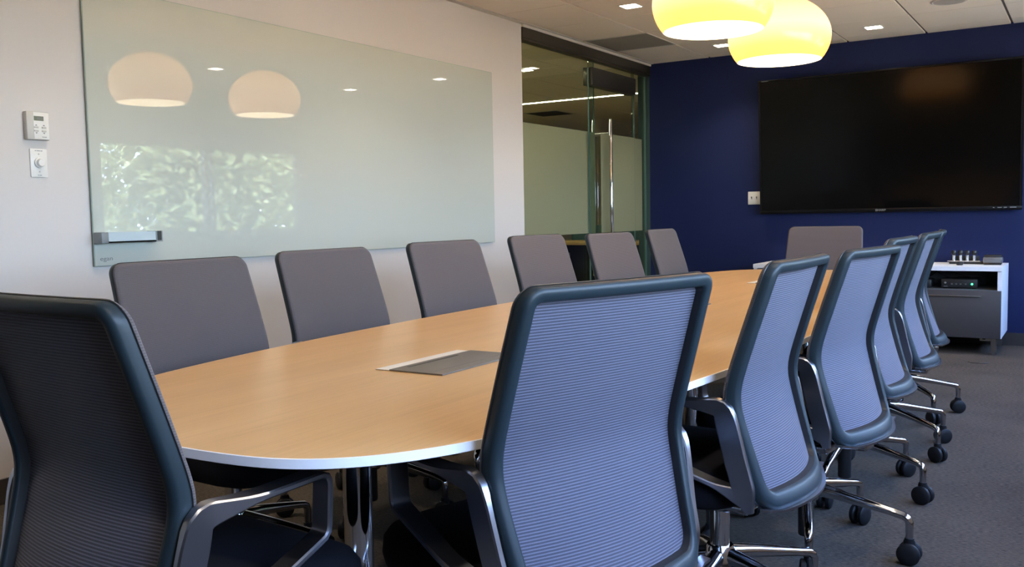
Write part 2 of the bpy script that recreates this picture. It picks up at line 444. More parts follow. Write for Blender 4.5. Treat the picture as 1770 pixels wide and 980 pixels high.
# ------------------------------------------------------------------ ceiling fittings
def downlight(x, y, label, grp='square recessed downlights', z=H):
    r = empty('recessed_downlight', (x, y, z)); tag(r, label, 'ceiling light', grp)
    f = MB(); s, t = .068, .058
    f.box(-s, s, -s, -t, -.004, .0).box(-s, s, t, s, -.004, 0).box(-s, -t, -t, t, -.004, 0).box(t, s, -t, t, -.004, 0)
    f.build('trim_frame', M['white_pl'], r, smooth=False)
    MB().box(-t, t, -t, t, -.0025, -.0005).build('diffuser', M['can'], r, smooth=False)
    L = bpy.data.lights.new('downlight_lamp', 'SPOT'); L.energy = 26; L.color = (1, .86, .66); L.spot_size = 2.0; L.spot_blend = .8; L.shadow_soft_size = .05
    o = bpy.data.objects.new('downlight_lamp', L); COL.objects.link(o); o.parent = r; o.location = (0, 0, -.02)
    return r
CX = [GX + .305, GX + .305 + 2 * T, GX + .305 + 4.5 * T - .5 * T]
downlight(CX[0], GY - 3.5 * T, 'square recessed downlight left of the nearer amber pendant, nearest the white wall')
downlight(CX[0], GY - .5 * T, 'square recessed downlight peeking out between the two amber pendants, by the navy wall')
downlight(CX[1], GY - .5 * T, 'square recessed downlight above the wall screen, right of the pendants')
downlight(CX[2], GY - 3.5 * T, 'square recessed downlight near the windows, third tile row from the navy wall')
downlight(CX[2], GY - .5 * T, 'square recessed downlight in the corner between navy wall and windows')
for yy in (-6.5, -9.5, -12.5):  # unseen downlights added to brighten the near half of the room
    for xx, side in ((CX[0], 'white wall'), (CX[2], 'window')):
        downlight(xx, GY + yy * T, 'added unseen square downlight on the %s side above the %s chairs' % (side, {-6.5: 'middle', -9.5: 'nearer', -12.5: 'nearest'}[yy]))
downlight(-1.095, -.46, 'square recessed downlight in the hall ceiling seen through the clear glass top', 'hall lights')

vt = empty('ceiling_vent', (GX / 2 + .025, GY - 1.5 * T, H)); tag(vt, 'grey perforated air return tile in the ceiling beside the glass wall', 'vent')
MB().box(-.265, .285, -.30, .30, -.003, .0005).build('perforated_panel', noise_mat('grey_perforated_tile', (.30, .28, .25), (.22, .20, .18), (400, 400, 400), .7), vt, smooth=False)
f = MB(); f.box(-.27, .29, -.304, -.295, -.006, 0).box(-.27, .29, .295, .304, -.006, 0).box(-.27, -.262, -.295, .295, -.006, 0).box(.282, .29, -.295, .295, -.006, 0)
f.build('vent_frame', M['trimw'], vt, smooth=False)

sp = empty('ceiling_speaker', (GX + 3.5 * T, GY - 1.55 * T, H)); tag(sp, 'round flush loudspeaker grille in the ceiling at the top right edge', 'speaker')
MB().lathe([(.118, -.0005), (.118, -.005), (.105, -.009), (.1, -.006)], (0, 0, 0), 40, cap=False).build('rim', M['trimw'], sp)
MB().lathe([(.102, -.006), (.06, -.0085), (.0, -.009)], (0, 0, 0), 40, cap=False).build('grille', noise_mat('speaker_grille_mesh', (.42, .40, .37), (.30, .28, .26), (600, 600, 600), .7), sp)

def pendant(x, y, label):
    r = empty('pendant_lamp', (x, y, 1.94)); tag(r, label, 'pendant lamp', 'amber dome pendants over the table')
    out = []
    for k in range(33):
        z = .352 * (1 - (1 - k / 32)**1.7)
        q = (z - .13) / .226
        out.append((max(.2805 * max(1 - q * q, 0)**(.5 if q < 0 else .56), .03), z))
    MB().lathe(out, (0, 0, 0), 64, cap=False).build('shade', M['shade'], r)
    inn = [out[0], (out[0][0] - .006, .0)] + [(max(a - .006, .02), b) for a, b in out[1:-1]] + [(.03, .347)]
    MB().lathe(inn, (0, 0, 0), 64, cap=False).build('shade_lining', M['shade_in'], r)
    MB().lathe([(.0, .11), (.03, .115), (.05, .14), (.055, .17), (.045, .20), (.025, .235), (.02, .26), (0, .26)], (0, 0, 0), 24, cap=False).build('bulb', M['bulb'], r)
    MB().lathe([(.0, .26), (.022, .26), (.024, .34), (.034, .349), (.034, .372), (.012, .395), (0, .395)], (0, 0, 0), 24, cap=False).build('socket', M['steel'], r)
    MB().tube([(0, 0, .39), (0, 0, H - 1.94 - .02)], .0035, 8).build('cord', M['black'], r)
    MB().lathe([(0, H - 1.94 - .03), (.055, H - 1.94 - .028), (.06, H - 1.94 - .001), (0, H - 1.94 - .001)], (0, 0, 0), 28, cap=False).build('canopy', M['white_pl'], r)
    return r
pendant(2.085, -4.004, 'larger-looking amber dome pendant lamp, nearer and left of the two, cut by the frame')
pendant(2.087, -2.945, 'amber dome pendant lamp behind the nearer one, seen against the navy wall')

# ------------------------------------------------------------------ wall things on the left wall
wb = empty('glass_whiteboard', (0, -4.304, 1.506)); tag(wb, 'large frameless pale green glass marker board on the white wall', 'whiteboard')
y0, y1b, z0, z1 = -5.849 + 4.304, -2.759 + 4.304, .9155 - 1.506, 2.097 - 1.506
MB().box(.012, .02, y0, y1b, z0, z1).build('glass_panel', M['board'], wb, smooth=False)
e = MB()
e.box(.011, .0195, y0 - .003, y0, z0 - .003, z1 + .003).box(.011, .0195, y1b, y1b + .003, z0 - .003, z1 + .003)
e.box(.011, .0195, y0, y1b, z0 - .003, z0).box(.011, .0195, y0, y1b, z1, z1 + .003)
e.build('glass_edge', M['board_edge'], wb, smooth=False)
for yy in (y0 + .12, 0, y1b - .12):
    for zz in (z0 + .1, z1 - .1): MB().box(.001, .012, yy - .03, yy + .03, zz - .03, zz + .03).build('standoff', M['grey'], wb, smooth=False)
text_mesh('maker_mark', 'egan', .026, M['ink'], wb, (.0203, y0 + .052, z0 + .028), (PI / 2, 0, PI / 2), .0002, 1.3)

mt = empty('marker_tray', (.0205, -5.706, 1.012)); tag(mt, 'pale marker tray with grey end caps stuck low on the glass board', 'tray')
MB().box(.0, .06, -.118, .118, .0, .006).box(.054, .06, -.118, .118, .0, .045).build('trough', M['tray'], mt, smooth=False)
MB().box(.0, .062, -.150, -.116, -.002, .046, .004).build('end_cap', M['grey'], mt)
e = MB(); e.box(.0, .062, .116, .122, -.002, .046).box(.0, .062, .144, .150, -.002, .046).box(0, .01, .122, .144, -.002, .046).box(.01, .062, .122, .144, -.002, .004)
e.build('end_cap', M['grey'], mt, smooth=False)

th = empty('thermostat', (0, -6.073, 1.434)); tag(th, 'beige wall thermostat with small grey display above the dimmer', 'thermostat')
MB().box(0, .028, -.047, .047, 0, .112, .004).build('case', M['beige_pl'], th)
MB().box(.0278, .0296, -.02, .044, .003, .109, .0008).build('front_cover', M['white_pl'], th)
MB().box(.029, .0302, -.018, .022, .076, .094).build('display', M['lcd'], th, smooth=False)
lettering('display_digits', [.005, -.002, .005, -.002, .002, -.002, .005], .010, M['ink'], th, (.0304, .006, .085), (PI / 2, 0, PI / 2))
for yy, n in ((-.010, 'M'), (.022, 'T')):
    k = MB().box(.029, .0322, yy - .009, yy + .009, .046, .053, .001); k.box(.029, .0322, yy - .009, yy + .009, .032, .039, .001)
    k.build('button', M['beige_pl'], th)
    for s, z in ((1, .056), (-1, .029)):
        MB().add([(.0298, yy - .005, z), (.0298, yy + .005, z), (.0298, yy, z + s * .005)], [(0, 1, 2)]).build('arrow_mark', M['ink'], th, smooth=False)
lettering('maker_mark', [.004, -.001, .006, -.001, .007], .0025, M['ink'], th, (.0298, .022, .012), (PI / 2, 0, PI / 2))

dm = empty('dimmer_switch', (0, -6.065, 1.286)); tag(dm, 'white dimmer plate with a round knob below the thermostat', 'switch')
MB().box(0, .006, -.036, .036, 0, .114, .003).build('wall_plate', M['white_pl'], dm)
MB().lathe([(.0, .0055), (.0215, .0055), (.0205, .014), (.017, .0155), (.016, .024), (.0135, .027), (0, .0275)], (0, 0, .058), 32, cap=False, axis='x').build('knob', M['white_pl'], dm)
for z in (.022, .093):
    MB().lathe([(0, .0055), (.003, .0058), (.003, .0072), (0, .0075)], (0, 0, z), 12, cap=False, axis='x').build('screw', M['beige_pl'], dm)
lettering('plate_lettering', [.006, -.002, .014, -.002, .008], .0028, M['grey'], dm, (.0063, 0, .106), (PI / 2, 0, PI / 2))
lettering('plate_lettering', [.005, -.002, .010], .0028, M['grey'], dm, (.0063, 0, .008), (PI / 2, 0, PI / 2))

# ------------------------------------------------------------------ things on the navy wall
tv = empty('wall_screen', (2.118, 0, 1.07)); tag(tv, 'huge black flat screen mounted on the navy wall', 'television')
tw, t_h = 1.022, 1.166
MB().box(-.55, .55, -.055, 0, .3, .9).build('wall_mount', M['black'], tv, smooth=False)
tvp = []
tvp.append(MB().box(-tw, tw, -.098, -.055, 0, t_h, .006).build('casing', M['tv_bez'], tv))
tvp.append(MB().box(-tw + .018, tw - .018, -.101, -.097, .036, t_h - .018).build('display', M['tv_glass'], tv, smooth=False))
f = MB(); f.box(-tw, tw, -.106, -.097, 0, .034, .002).box(-tw, tw, -.106, -.097, t_h - .018, t_h, .002).box(-tw, -tw + .018, -.106, -.097, .034, t_h - .018).box(tw - .018, tw, -.106, -.097, .034, t_h - .018)
tvp.append(f.build('bezel', M['tv_bez'], tv))
tvp.append(text_mesh('screen_logo', 'SHARP', .026, M['silver'], tv, (-.01, -.1066, .017), (PI / 2, 0, 0), .0003, 1.05))
tvp.append(lettering('bezel_lettering', [.012, -.02, .03, -.015, .02, -.02, .045], .006, M['ink'], tv, (tw - .12, -.1066, .022), (PI / 2, 0, 0)))
tvp.append(MB().box(-tw + .03, -tw + .09, -.1066, -.106, t_h - .012, t_h - .008).build('sticker', M['ink'], tv, smooth=False))
TILT = Matrix.Translation((0, -.075, 0)) @ Matrix.Rotation(math.radians(3.5), 4, 'X') @ Matrix.Translation((0, .095, 0))
for o in tvp: o.matrix_basis = TILT @ o.matrix_basis     # the screen leans forward on its bracket

sw = empty('switch_plate', (1.016, 0, 1.158)); tag(sw, 'cream double toggle switch plate on the navy wall left of the screen', 'switch')
MB().box(-.057, .057, -.006, 0, 0, .116, .003).build('wall_plate', M['white_pl'], sw)
for x in (-.023, .023):
    MB().box(x - .005, x + .005, -.008, -.004, .045, .071).build('toggle_slot', M['beige_pl'], sw, smooth=False)
    MB().add([(x - .004, -.006, .052), (x + .004, -.006, .052), (x + .004, -.006, .064), (x - .004, -.006, .064), (x - .003, -.018, .066), (x + .003, -.018, .066), (x + .003, -.018, .072), (x - .003, -.018, .072)],
             [(0, 1, 5, 4), (1, 2, 6, 5), (2, 3, 7, 6), (3, 0, 4, 7), (4, 5, 6, 7)]).build('toggle', M['dk_pl'], sw, smooth=False)

# ------------------------------------------------------------------ conference table
TX, TY, TA, TB, TN, TM, TR = 2.1385, -4.656, .7318, 2.5445, 4.4, 2.2445, .0255
def sup(a, b, n=256):
    out = []
    for i in range(n):
        th_ = 2 * PI * i / n; c, s = math.cos(th_), math.sin(th_)
        out.append((a * math.copysign(abs(c)**(2 / TN), c), b * math.copysign(abs(s)**(2 / TM), s)))
    return out
ct = empty('conference_table', (TX, TY, 0), TR); tag(ct, 'long oval maple conference table with white edge on chrome columns', 'table')
ZT = .71
o0 = sup(TA, TB); oi = sup(TA - .003, TB - .003); ob = sup(TA - .03, TB - .03)
MB().rings([[(x, y, ZT - .006) for x, y in oi], [(x, y, ZT) for x, y in oi]], cap=True).build('tabletop', M['wood'], ct, auto=30)
eb = MB().rings([[(x, y, ZT) for x, y in oi], [(x, y, ZT - .0005) for x, y in o0], [(x, y, ZT - .0165) for x, y in o0], [(x, y, ZT - .018) for x, y in oi]])
eb.build('edge_band', M['edge'], ct, auto=30)
MB().rings([[(x, y, ZT - .0175) for x, y in oi], [(x, y, ZT - .026) for x, y in ob]], cap=False).add([(x, y, ZT - .026) for x, y in ob], [tuple(reversed(range(256)))]).build('underside', M['under'], ct, auto=30)
for yy in (-2.06, 0.05, 2.06):
    MB().lathe([(.032, .012), (.032, ZT - .026)], (.063, yy, 0), 40).build('column', M['chrome'], ct)
    MB().lathe([(0, .0), (.26, .0), (.26, .006), (.25, .011), (.04, .014), (0, .014)], (.063, yy, 0), 48, cap=False).build('foot_plate', M['chrome'], ct)
    MB().box(.01, .10, yy - .3, yy + .3, ZT - .045, ZT - .025, .003).build('support_rail', M['black'], ct)

def power_box(x0, y0, label):
    r = empty('table_power_box', (x0, y0, ZT), .012); tag(r, label, 'power box', 'power boxes set in the tabletop')
    MB().box(0, .211, 0, .363, .0002, .0012).build('surround', M['taupe'], r, smooth=False)
    MB().box(0, .044, 0, .363, .001, .0022).build('cable_strip', M['cream'], r, smooth=False)
    lid = MB().box(.045, .211, -.001, .364, .001, .0042, .0007).build('lid', M['taupe'], r)
    MB().box(.062, .070, .05, .27, .0040, .0046).build('finger_slot', M['black'], lid, smooth=False)
    MB().box(.170, .1715, .004, .36, .0040, .0045).build('lid_seam', M['dk_pl'], lid, smooth=False)
    return r
power_box(2.068, -6.428, 'flush power box with taupe lid near the front end of the table')
power_box(2.054, -4.885, 'flush power box at mid-table, mostly behind the right foreground chair')
power_box(2.040, -3.366, 'flush power box with pale strip toward the far end of the table')

# ------------------------------------------------------------------ chairs
ZK = [.36, .393, .47, .55, .61, .645, .667, .69, .725, .80, .90, .98]
YK = [(-.0945 - .28 * (.667 - z) if z < .667 else -.0945 - .325 * (z - .667)) - (.0085 if abs(z - .667) < .01 else .0035 if abs(z - .667) < .03 else .001 if abs(z - .667) < .06 else 0) for z in ZK]
def yb(z): return catmull(ZK, YK, z)
ZB, ZTOP = .393, .980
def Wd(z): return catmull([.393, .5, .64, .80, .98], [.226, .238, .251, .249, .242], z)
def sag(z): return catmull([.393, .5, .66, .85, .98], [.052, .036, .022, .014, .012], z)
def MP(s, z, t):
    w = Wd(z); return (s, yb(z) - sag(z) * (1 - (s / w)**2) + t, z)

def outline(ds, db, dt, r_t, r_b, nz=44, nt=14):
    z0, z1 = ZB + db, ZTOP - dt
    zs = []
    for k in range(8): zs.append(z0 + r_b * (1 - math.cos(PI / 2 * k / 7)))
    m = nz - 16
    for k in range(1, m + 1): zs.append(z0 + r_b + (z1 - r_t - z0 - r_b) * k / (m + 1))
    for k in range(8): zs.append(z1 - r_t + r_t * math.sin(PI / 2 * k / 7))
    def hw(z):
        b = Wd(z) - ds
        if z > z1 - r_t: d = z - (z1 - r_t); return b - r_t + math.sqrt(max(r_t * r_t - d * d, 0))
        if z < z0 + r_b: d = (z0 + r_b) - z; return b - r_b + math.sqrt(max(r_b * r_b - d * d, 0))
        return b
    right = [(hw(z), z) for z in zs]
    h1, h0 = right[-1][0], right[0][0]
    top = [(h1 - 2 * h1 * (k + 1) / (nt + 1), z1) for k in range(nt)]
    left = [(-s, z) for s, z in reversed(right)]
    bot = [(-h0 + 2 * h0 * (k + 1) / (nt + 1), z0) for k in range(nt)]
    return right + top + left + bot, right

def panel(right, t, cols=16):
    vs, fs = [], []
    for s, z in right:
        for c in range(cols + 1): vs.append(MP(-s + 2 * s * c / cols, z, t))
    n = cols + 1
    for i in range(len(right) - 1):
        for c in range(cols): fs.append((i * n + c, i * n + c + 1, (i + 1) * n + c + 1, (i + 1) * n + c))
    return vs, fs

OUT, OUT_R = outline(0, 0, 0, .034, .05)
INN, INN_R = outline(.027, .046, .027, .012, .030)
FCV, FCV_R = outline(.010, .012, .010, .030, .045)

def arm_mesh(sx):
    xo = .279
    P = fillet([(yb(.398) + .010, .398), (yb(.52) + .006, .52), (yb(.60) + .010, .645), (.150, .656), (.143, .548), (-.100, .448), (-.15, .43)],
               [0, .2, .030, .020, .024, .06, 0], 7)
    # arc-length dependent section
    n = len(P); vs_r = []
    d = [0]
    for i in range(1, n): d.append(d[-1] + (Vector(P[i]) - Vector(P[i - 1])).length)
    # distance at which the plate turns into the flat armrest
    ic = min(range(n), key=lambda i: (P[i][0] - yb(.60))**2 + (P[i][1] - .655)**2)
    dc = d[ic]; De = d[-1]
    # resample finely
    NS = 84; Q = []
    for k in range(NS):
        t = De * k / (NS - 1)
        for i in range(n - 1):
            if d[i] <= t <= d[i + 1] + 1e-9: break
        u = (t - d[i]) / max(d[i + 1] - d[i], 1e-9)
        Q.append((P[i][0] * (1 - u) + P[i + 1][0] * u, P[i][1] * (1 - u) + P[i + 1][1] * u, t))
    rings = []
    for k in range(NS):
        a, b = Q[max(k - 1, 0)], Q[min(k + 1, NS - 1)]
        ty, tz = b[0] - a[0], b[1] - a[1]; l = math.hypot(ty, tz); ty /= l; tz /= l
        ny, nz = -tz, ty                        # in-plane normal (towards back / up)
        t = Q[k][2]
        def sm(a_, b_): x = max(0, min(1, (t - a_) / (b_ - a_))); return x * x * (3 - 2 * x)
        f = sm(dc - .05, dc + .13); g = sm(De - .09, De)
        wn = .054 * (1 - f) + .012 * f + .030 * g
        wn *= .35 + .65 * sm(-.01, .06)
        wx = .015 * (1 - f) + .044 * f - .02 * g
        xp = Wd(max(ZB, Q[k][1])) + .019 + .006 * (1 - min(1, max(0, (Q[k][1] - ZB) / .1)))
        fx = f * (1 - sm(De - .16, De - .02))
        x1 = xp * (1 - fx) + xo * fx; x0 = x1 - wx
        off = 0.0 if f < .001 else 0.0
        c = .003
        # outer edge of the loop stays put while the section thins inwards
        sh = (.050 - wn) / 2 * (1 if t < dc + .12 else (1 if g < .5 else 0))
        sec = [(x0 + c, -wn / 2), (x1 - c, -wn / 2), (x1, -wn / 2 + c), (x1, wn / 2 - c), (x1 - c, wn / 2), (x0 + c, wn / 2), (x0, wn / 2 - c), (x0, -wn / 2 + c)]
        rings.append([(sx * x, Q[k][0] + ny * w, Q[k][1] + nz * w) for x, w in sec])
    if sx < 0: rings = [list(reversed(r)) for r in rings]
    return MB().rings(rings, cap=True)

def seat_mesh():
    o = MB(); hx, y0_, y1_ = .240, -.120, .312
    cyy, hy = (y0_ + y1_) / 2, (y1_ - y0_) / 2
    rings = []
    for ins, z in ((.06, .374), (.025, .378), (.006, .392), (0, .42), (.003, .452), (.015, .470), (.04, .479), (.10, .484), (.17, .486)):
        rings.append([(x, y, z - (.012 if y > y1_ - .08 else 0) * ((y - y1_ + .08) / .08)) for x, y in rrect(0, cyy, hx - ins, hy - ins, max(.10 - ins * .4, .02), 7)])
    return o.rings(rings, cap=True)

def make_chair(first=True):
    r = empty('conference_chair')
    # back frame
    prof = [(.02, .002), (0, -.002), (0, -.012), (.04, -.021), (.16, -.027), (.45, -.030), (.8, -.029), (.95, -.026), (1, -.021)]
    rings = []
    for a, t in prof:
        rings.append([MP(s0 * (1 - a) + s1 * a, z0_ * (1 - a) + z1_ * a, t) for (s0, z0_), (s1, z1_) in zip(OUT, INN)])
    bf = MB().rings(rings).build('back_frame', M['frame'], r, auto=60)
    # shade on the rail's inner wall painted black; seam cord round the edge
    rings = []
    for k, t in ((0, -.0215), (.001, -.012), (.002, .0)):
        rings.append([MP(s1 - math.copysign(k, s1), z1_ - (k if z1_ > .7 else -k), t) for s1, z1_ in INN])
    MB().rings(rings).build('back_rail_shade', M['black'], r, auto=60)
    lp = [Vector(MP(s0 * 1.003, z0_ + (.001 if z0_ > .7 else -.001), -.003)) for s0, z0_ in OUT]
    rings = []
    for i in range(len(lp)):
        t = (lp[(i + 1) % len(lp)] - lp[i - 1]).normalized(); u = t.cross(Vector((0, 1, 0))).normalized(); w = t.cross(u)
        rings.append([lp[i] + u * .0014 * math.cos(q) + w * .0014 * math.sin(q) for q in (0, 1.57, 3.14, 4.71)])
    MB().rings(rings + [rings[0]]).build('seam_cord', M['black'], r, auto=60)
    # ribbed mesh seen from behind
    vs, fs = panel([(s + .004, z) for s, z in INN_R], -.006)
    MB().add(vs, fs).build('back_mesh', M['mesh'], r, auto=80)
    # fabric front wrapped over the frame edge
    rings = []
    for a, t in ((0, -.0015), (.05, .003), (.3, .006), (1, .007)):
        rings.append([MP(s0 * (1 - a) + s1 * a, z0_ * (1 - a) + z1_ * a, t) for (s0, z0_), (s1, z1_) in zip(OUT, FCV)])
    fc = MB().rings(rings)
    vs, fs = panel(FCV_R, .007); fc.add(vs, fs)
    fc.build('back_cover', M['fabric'], r, auto=80)
    # arms + lower bracket
    for sx in (-1, 1): arm_mesh(sx).build('armrest', M['alu'], r, auto=30)
    br = []
    for k in range(25):
        s = -.240 + .480 * k / 24
        z = ZB + .006 + .012 * max(0, abs(s) / .24 - .75) * 4
        x, y, zz = MP(max(-.222, min(.222, s)), ZB, -.022)
        br.append([(s, y + dy, z + dz) for dy, dz in ((-.012, -.006), (.012, -.006), (.012, 0), (-.012, 0))])
    MB().rings(br, cap=True).build('back_bracket', M['alu'], r, auto=40)
    seat_mesh().build('seat', M['seat'], r, auto=60)
    me = MB(); me.box(-.10, .10, -.11, .15, .338, .375, .012); me.box(-.04, .04, -.205, -.09, .350, .378, .006)
    me.build('tilt_mechanism', M['alu_dk'], r)
    MB().lathe([(.0, .20), (.026, .20), (.026, .342), (.0, .342)], (0, 0, 0), 24, cap=False).build('gas_column', M['chrome'], r)
    MB().lathe([(.0, .035), (.023, .035), (.025, .04), (.025, .17), (0, .17)], (0, 0, 0), 24, cap=False).build('column_sleeve', M['black'], r)
    MB().lathe([(.0, .158), (.038, .158), (.046, .17), (.042, .205), (.034, .222), (0, .224)], (0, 0, 0), 28, cap=False).build('base_hub', M['alu_dk'], r)
    leg0 = None
    for k in range(5):
        if leg0 is None:
            # a tapering arm with a turned-down end
            pts = [(.03, 0, .194), (.10, 0, .186), (.18, 0, .172), (.26, 0, .157), (.298, 0, .149), (.312, 0, .141), (.317, 0, .128), (.317, 0, .10), (.317, 0, .075)]
            w = [.022, .019, .0165, .0145, .0135, .013, .0125, .0115, .0105]; hgt = [.024, .019, .0155, .0125, .0125, .0125, .0125, .0115, .0105]
            rings = []
            for i, p in enumerate(pts):
                a, b = pts[max(i - 1, 0)], pts[min(i + 1, len(pts) - 1)]
                tx, tz = b[0] - a[0], b[2] - a[2]; l = math.hypot(tx, tz); tx /= l; tz /= l
                rings.append([(p[0] - tz * hgt[i] * math.sin(q), w[i] * math.cos(q), p[2] + tx * hgt[i] * math.sin(q)) for q in [2 * PI * j / 14 for j in range(14)]])
            lg = MB().rings(rings, cap=True).build('base_leg', M['alu_dk'], r, auto=50)
            c = MB()
            for s in (-1, 1):
                c.lathe([(.0, s * .006), (.030, s * .006), (.0345, s * .010), (.0345, s * .021), (.030, s * .025), (.012, s * .027), (0, s * .027)], (.317, 0, .0347), 28, cap=False, axis='y')
            c.lathe([(.010, -.008), (.010, .008)], (.317, 0, .0347), 12, axis='y')
            c.box(.300, .334, -.007, .007, .034, .078, .005)
            c.lathe([(.0, .06), (.0145, .06), (.0145, .082), (0, .084)], (.317, 0, 0), 16, cap=False)
            c.build('caster', M['rubber'], lg, auto=40)
            leg0 = lg
        else:
            lg = copy_tree(leg0, r)
        lg.rotation_euler = (0, 0, 2 * PI * k / 5)
    return r

HUB = .097   # the column stands this far in front of the lumbar bend
GRP = 'grey chairs around the conference table'
# knee x, y, direction the back points (deg), height change, world angle of one base leg (deg), label
CH = [
 (2.217, -7.287, -93.7, 0.005, 40, 'mesh-backed office chair at the left foreground end of the table, its dark back to us'),
 (2.804, -6.691, -17.5, 0, 60, 'mesh-backed office chair standing largest in the middle foreground, hiding the table edge'),
 (2.89, -5.913, -0.4, 0, 56, 'mesh-backed office chair next beyond the middle foreground one, on the window side'),
 (2.93, -5.219, -7.2, -0.002, -2, 'mesh-backed office chair third along the window side, with chrome base in full view'),
 (2.891, -4.475, -0.9, 0.007, -18, 'mesh-backed office chair fourth along the window side, mostly behind the third one'),
 (2.89, -3.763, 0.5, 0.008, 40, 'mesh-backed office chair fifth along the window side, in front of the credenza'),
 (2.826, -2.954, 5.9, 0, 25, 'office chair sixth and farthest along the window side, hidden behind the fifth'),
 (1.315, -6.341, 178.8, -0.003, 20, 'grey fabric chair across the table nearest to us, below the marker tray'),
 (1.229, -5.62, 179.2, 0, 80, 'grey fabric chair second along the white wall, below the window reflection in the board'),
 (1.308, -4.963, 177.8, 0.009, 10, 'grey fabric chair third along the white wall, below the right end of the board'),
 (1.253, -4.084, 176.3, 0.012, 50, 'grey fabric chair fourth along the wall side, at the edge of the glass panel'),
 (1.302, -3.331, 173.8, 0.004, 30, 'grey fabric chair fifth along the wall side, in front of the glass door handle'),
 (1.286, -2.518, 181.8, 0.009, 60, 'grey fabric chair sixth along the wall side, in front of the navy wall'),
 (2.064, -1.844, 92.5, 0.004, 25, 'grey fabric chair facing us at the far end of the table before the credenza'),
]
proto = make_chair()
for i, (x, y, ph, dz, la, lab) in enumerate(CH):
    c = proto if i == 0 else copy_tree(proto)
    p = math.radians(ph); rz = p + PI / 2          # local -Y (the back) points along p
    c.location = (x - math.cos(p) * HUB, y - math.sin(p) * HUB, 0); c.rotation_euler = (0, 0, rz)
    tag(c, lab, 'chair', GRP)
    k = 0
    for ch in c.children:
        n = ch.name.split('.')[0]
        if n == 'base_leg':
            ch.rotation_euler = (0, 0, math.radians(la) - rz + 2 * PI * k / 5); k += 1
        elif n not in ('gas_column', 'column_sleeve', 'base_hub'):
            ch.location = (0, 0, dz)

# ------------------------------------------------------------------ credenza and what stands on it
cr = empty('credenza', (2.127, -.32, 0)); tag(cr, 'white credenza with slate drawer fronts under the wall screen', 'cabinet')
hx = .925; yf, yk = -.285, .295; ZC = .655
e = MB(); e.box(-hx, hx, yf - .015, yk, ZC - .032, ZC); e.box(-hx, -hx + .03, yf, yk, .122, ZC - .032).box(hx - .03, hx, yf, yk, .122, ZC - .032)
e.box(-.015, .015, yf + .02, yk, .122, ZC - .032)
e.build('carcass', M['cred'], cr, smooth=False)
e = MB(); e.box(-hx + .03, hx - .03, yk - .012, yk - .002, .125, ZC - .033); e.box(-hx + .03, hx - .03, yf + .012, yk - .012, .462, .48); e.box(-hx + .03, hx - .03, yf + .03, yk - .012, .122, .138)
e.build('inner_shelf', M['dk'], cr, smooth=False)
for x0, x1 in ((-hx + .003, -.002), (.002, hx - .003)):
    d = MB().box(x0, x1, yf - .02, yf - .001, .124, .478, .0015).build('drawer_front', M['credg'], cr)
    MB().box((x0 + x1) / 2 - .33, (x0 + x1) / 2 + .33, yf - .034, yf - .0195, .432, .438, .001).build('drawer_pull', M['steel'], d)
for x in (-hx + .05, hx - .05):
    for y in (yf + .03, yk - .05):
        MB().box(x - .018, x + .018, y - .018, y + .018, .012, .122).box(x - .012, x + .012, y - .012, y + .012, 0, .012).build('leg', M['steel'], cr, smooth=False)

pw = empty('power_strip', (2.95, -.46, .087)); tag(pw, 'small off-white outlet box fixed under the right end of the credenza', 'power strip')
MB().box(-.05, .05, -.03, .03, 0, .034, .004).build('housing', M['white_pl'], pw)
MB().box(-.03, -.01, -.031, -.029, .01, .024).build('socket', M['dk_pl'], pw, smooth=False)

am = empty('amplifier', (2.755, -.40, .48)); tag(am, 'black amplifier with green power light in the open credenza shelf', 'amplifier')
MB().box(-.125, .125, -.10, .16, .006, .072, .003).build('case', M['black'], am)
MB().lathe([(0, -.1065), (.007, -.1065), (.0075, -.1005), (0, -.1)], (.088, 0, .036), 20, cap=False, axis='y').build('power_light', M['led'], am)
MB().lathe([(0, -.112), (.008, -.112), (.009, -.1), (0, -.1)], (-.095, 0, .045), 20, cap=False, axis='y').build('knob', M['silver'], am)
e = MB()
for x in (-.05, -.02, .01, .045): e.box(x - .006, x + .006, -.1015, -.0995, .03, .04)
e.build('button', M['dk_pl'], am, smooth=False)
lettering('maker_mark', [.006, -.002, .008, -.002, .008], .006, M['ink'], am, (-.093, -.1012, .017), (PI / 2, 0, 0))
e = MB()
for x in (-.1, .1):
    for y in (-.07, .13): e.box(x - .012, x + .012, y - .012, y + .012, 0, .007)
e.build('foot', M['rubber'], am, smooth=False)
mp = empty('media_box', (2.475, -.40, .48)); tag(mp, 'small black media box left of the amplifier in the credenza shelf', 'media box')
MB().box(-.085, .085, -.08, .10, 0, .068, .012).build('case', M['black'], mp)
MB().lathe([(0, -.082), (.004, -.082), (.004, -.079), (0, -.079)], (.02, 0, .03), 12, cap=False, axis='y').build('indicator', M['silver'], mp)
MB().box(-.083, .083, -.081, -.079, .056, .058).build('front_seam', M['dk_pl'], mp, smooth=False)
tag(MB().tube([(2.53, -.32, .56), (2.58, -.36, .60), (2.64, -.38, .612), (2.71, -.34, .59), (2.80, -.30, .555), (2.86, -.26, .53)], .004, 8).build('cable', M['black']), 'black cable arching over the amplifier in the credenza shelf', 'cable')
tag(MB().tube([(2.57, -.40, .617), (2.60, -.39, .59), (2.63, -.36, .57), (2.66, -.33, .555)], .0035, 8).build('cable', M['black']), 'short black cable hanging behind the left end of the amplifier', 'cable')

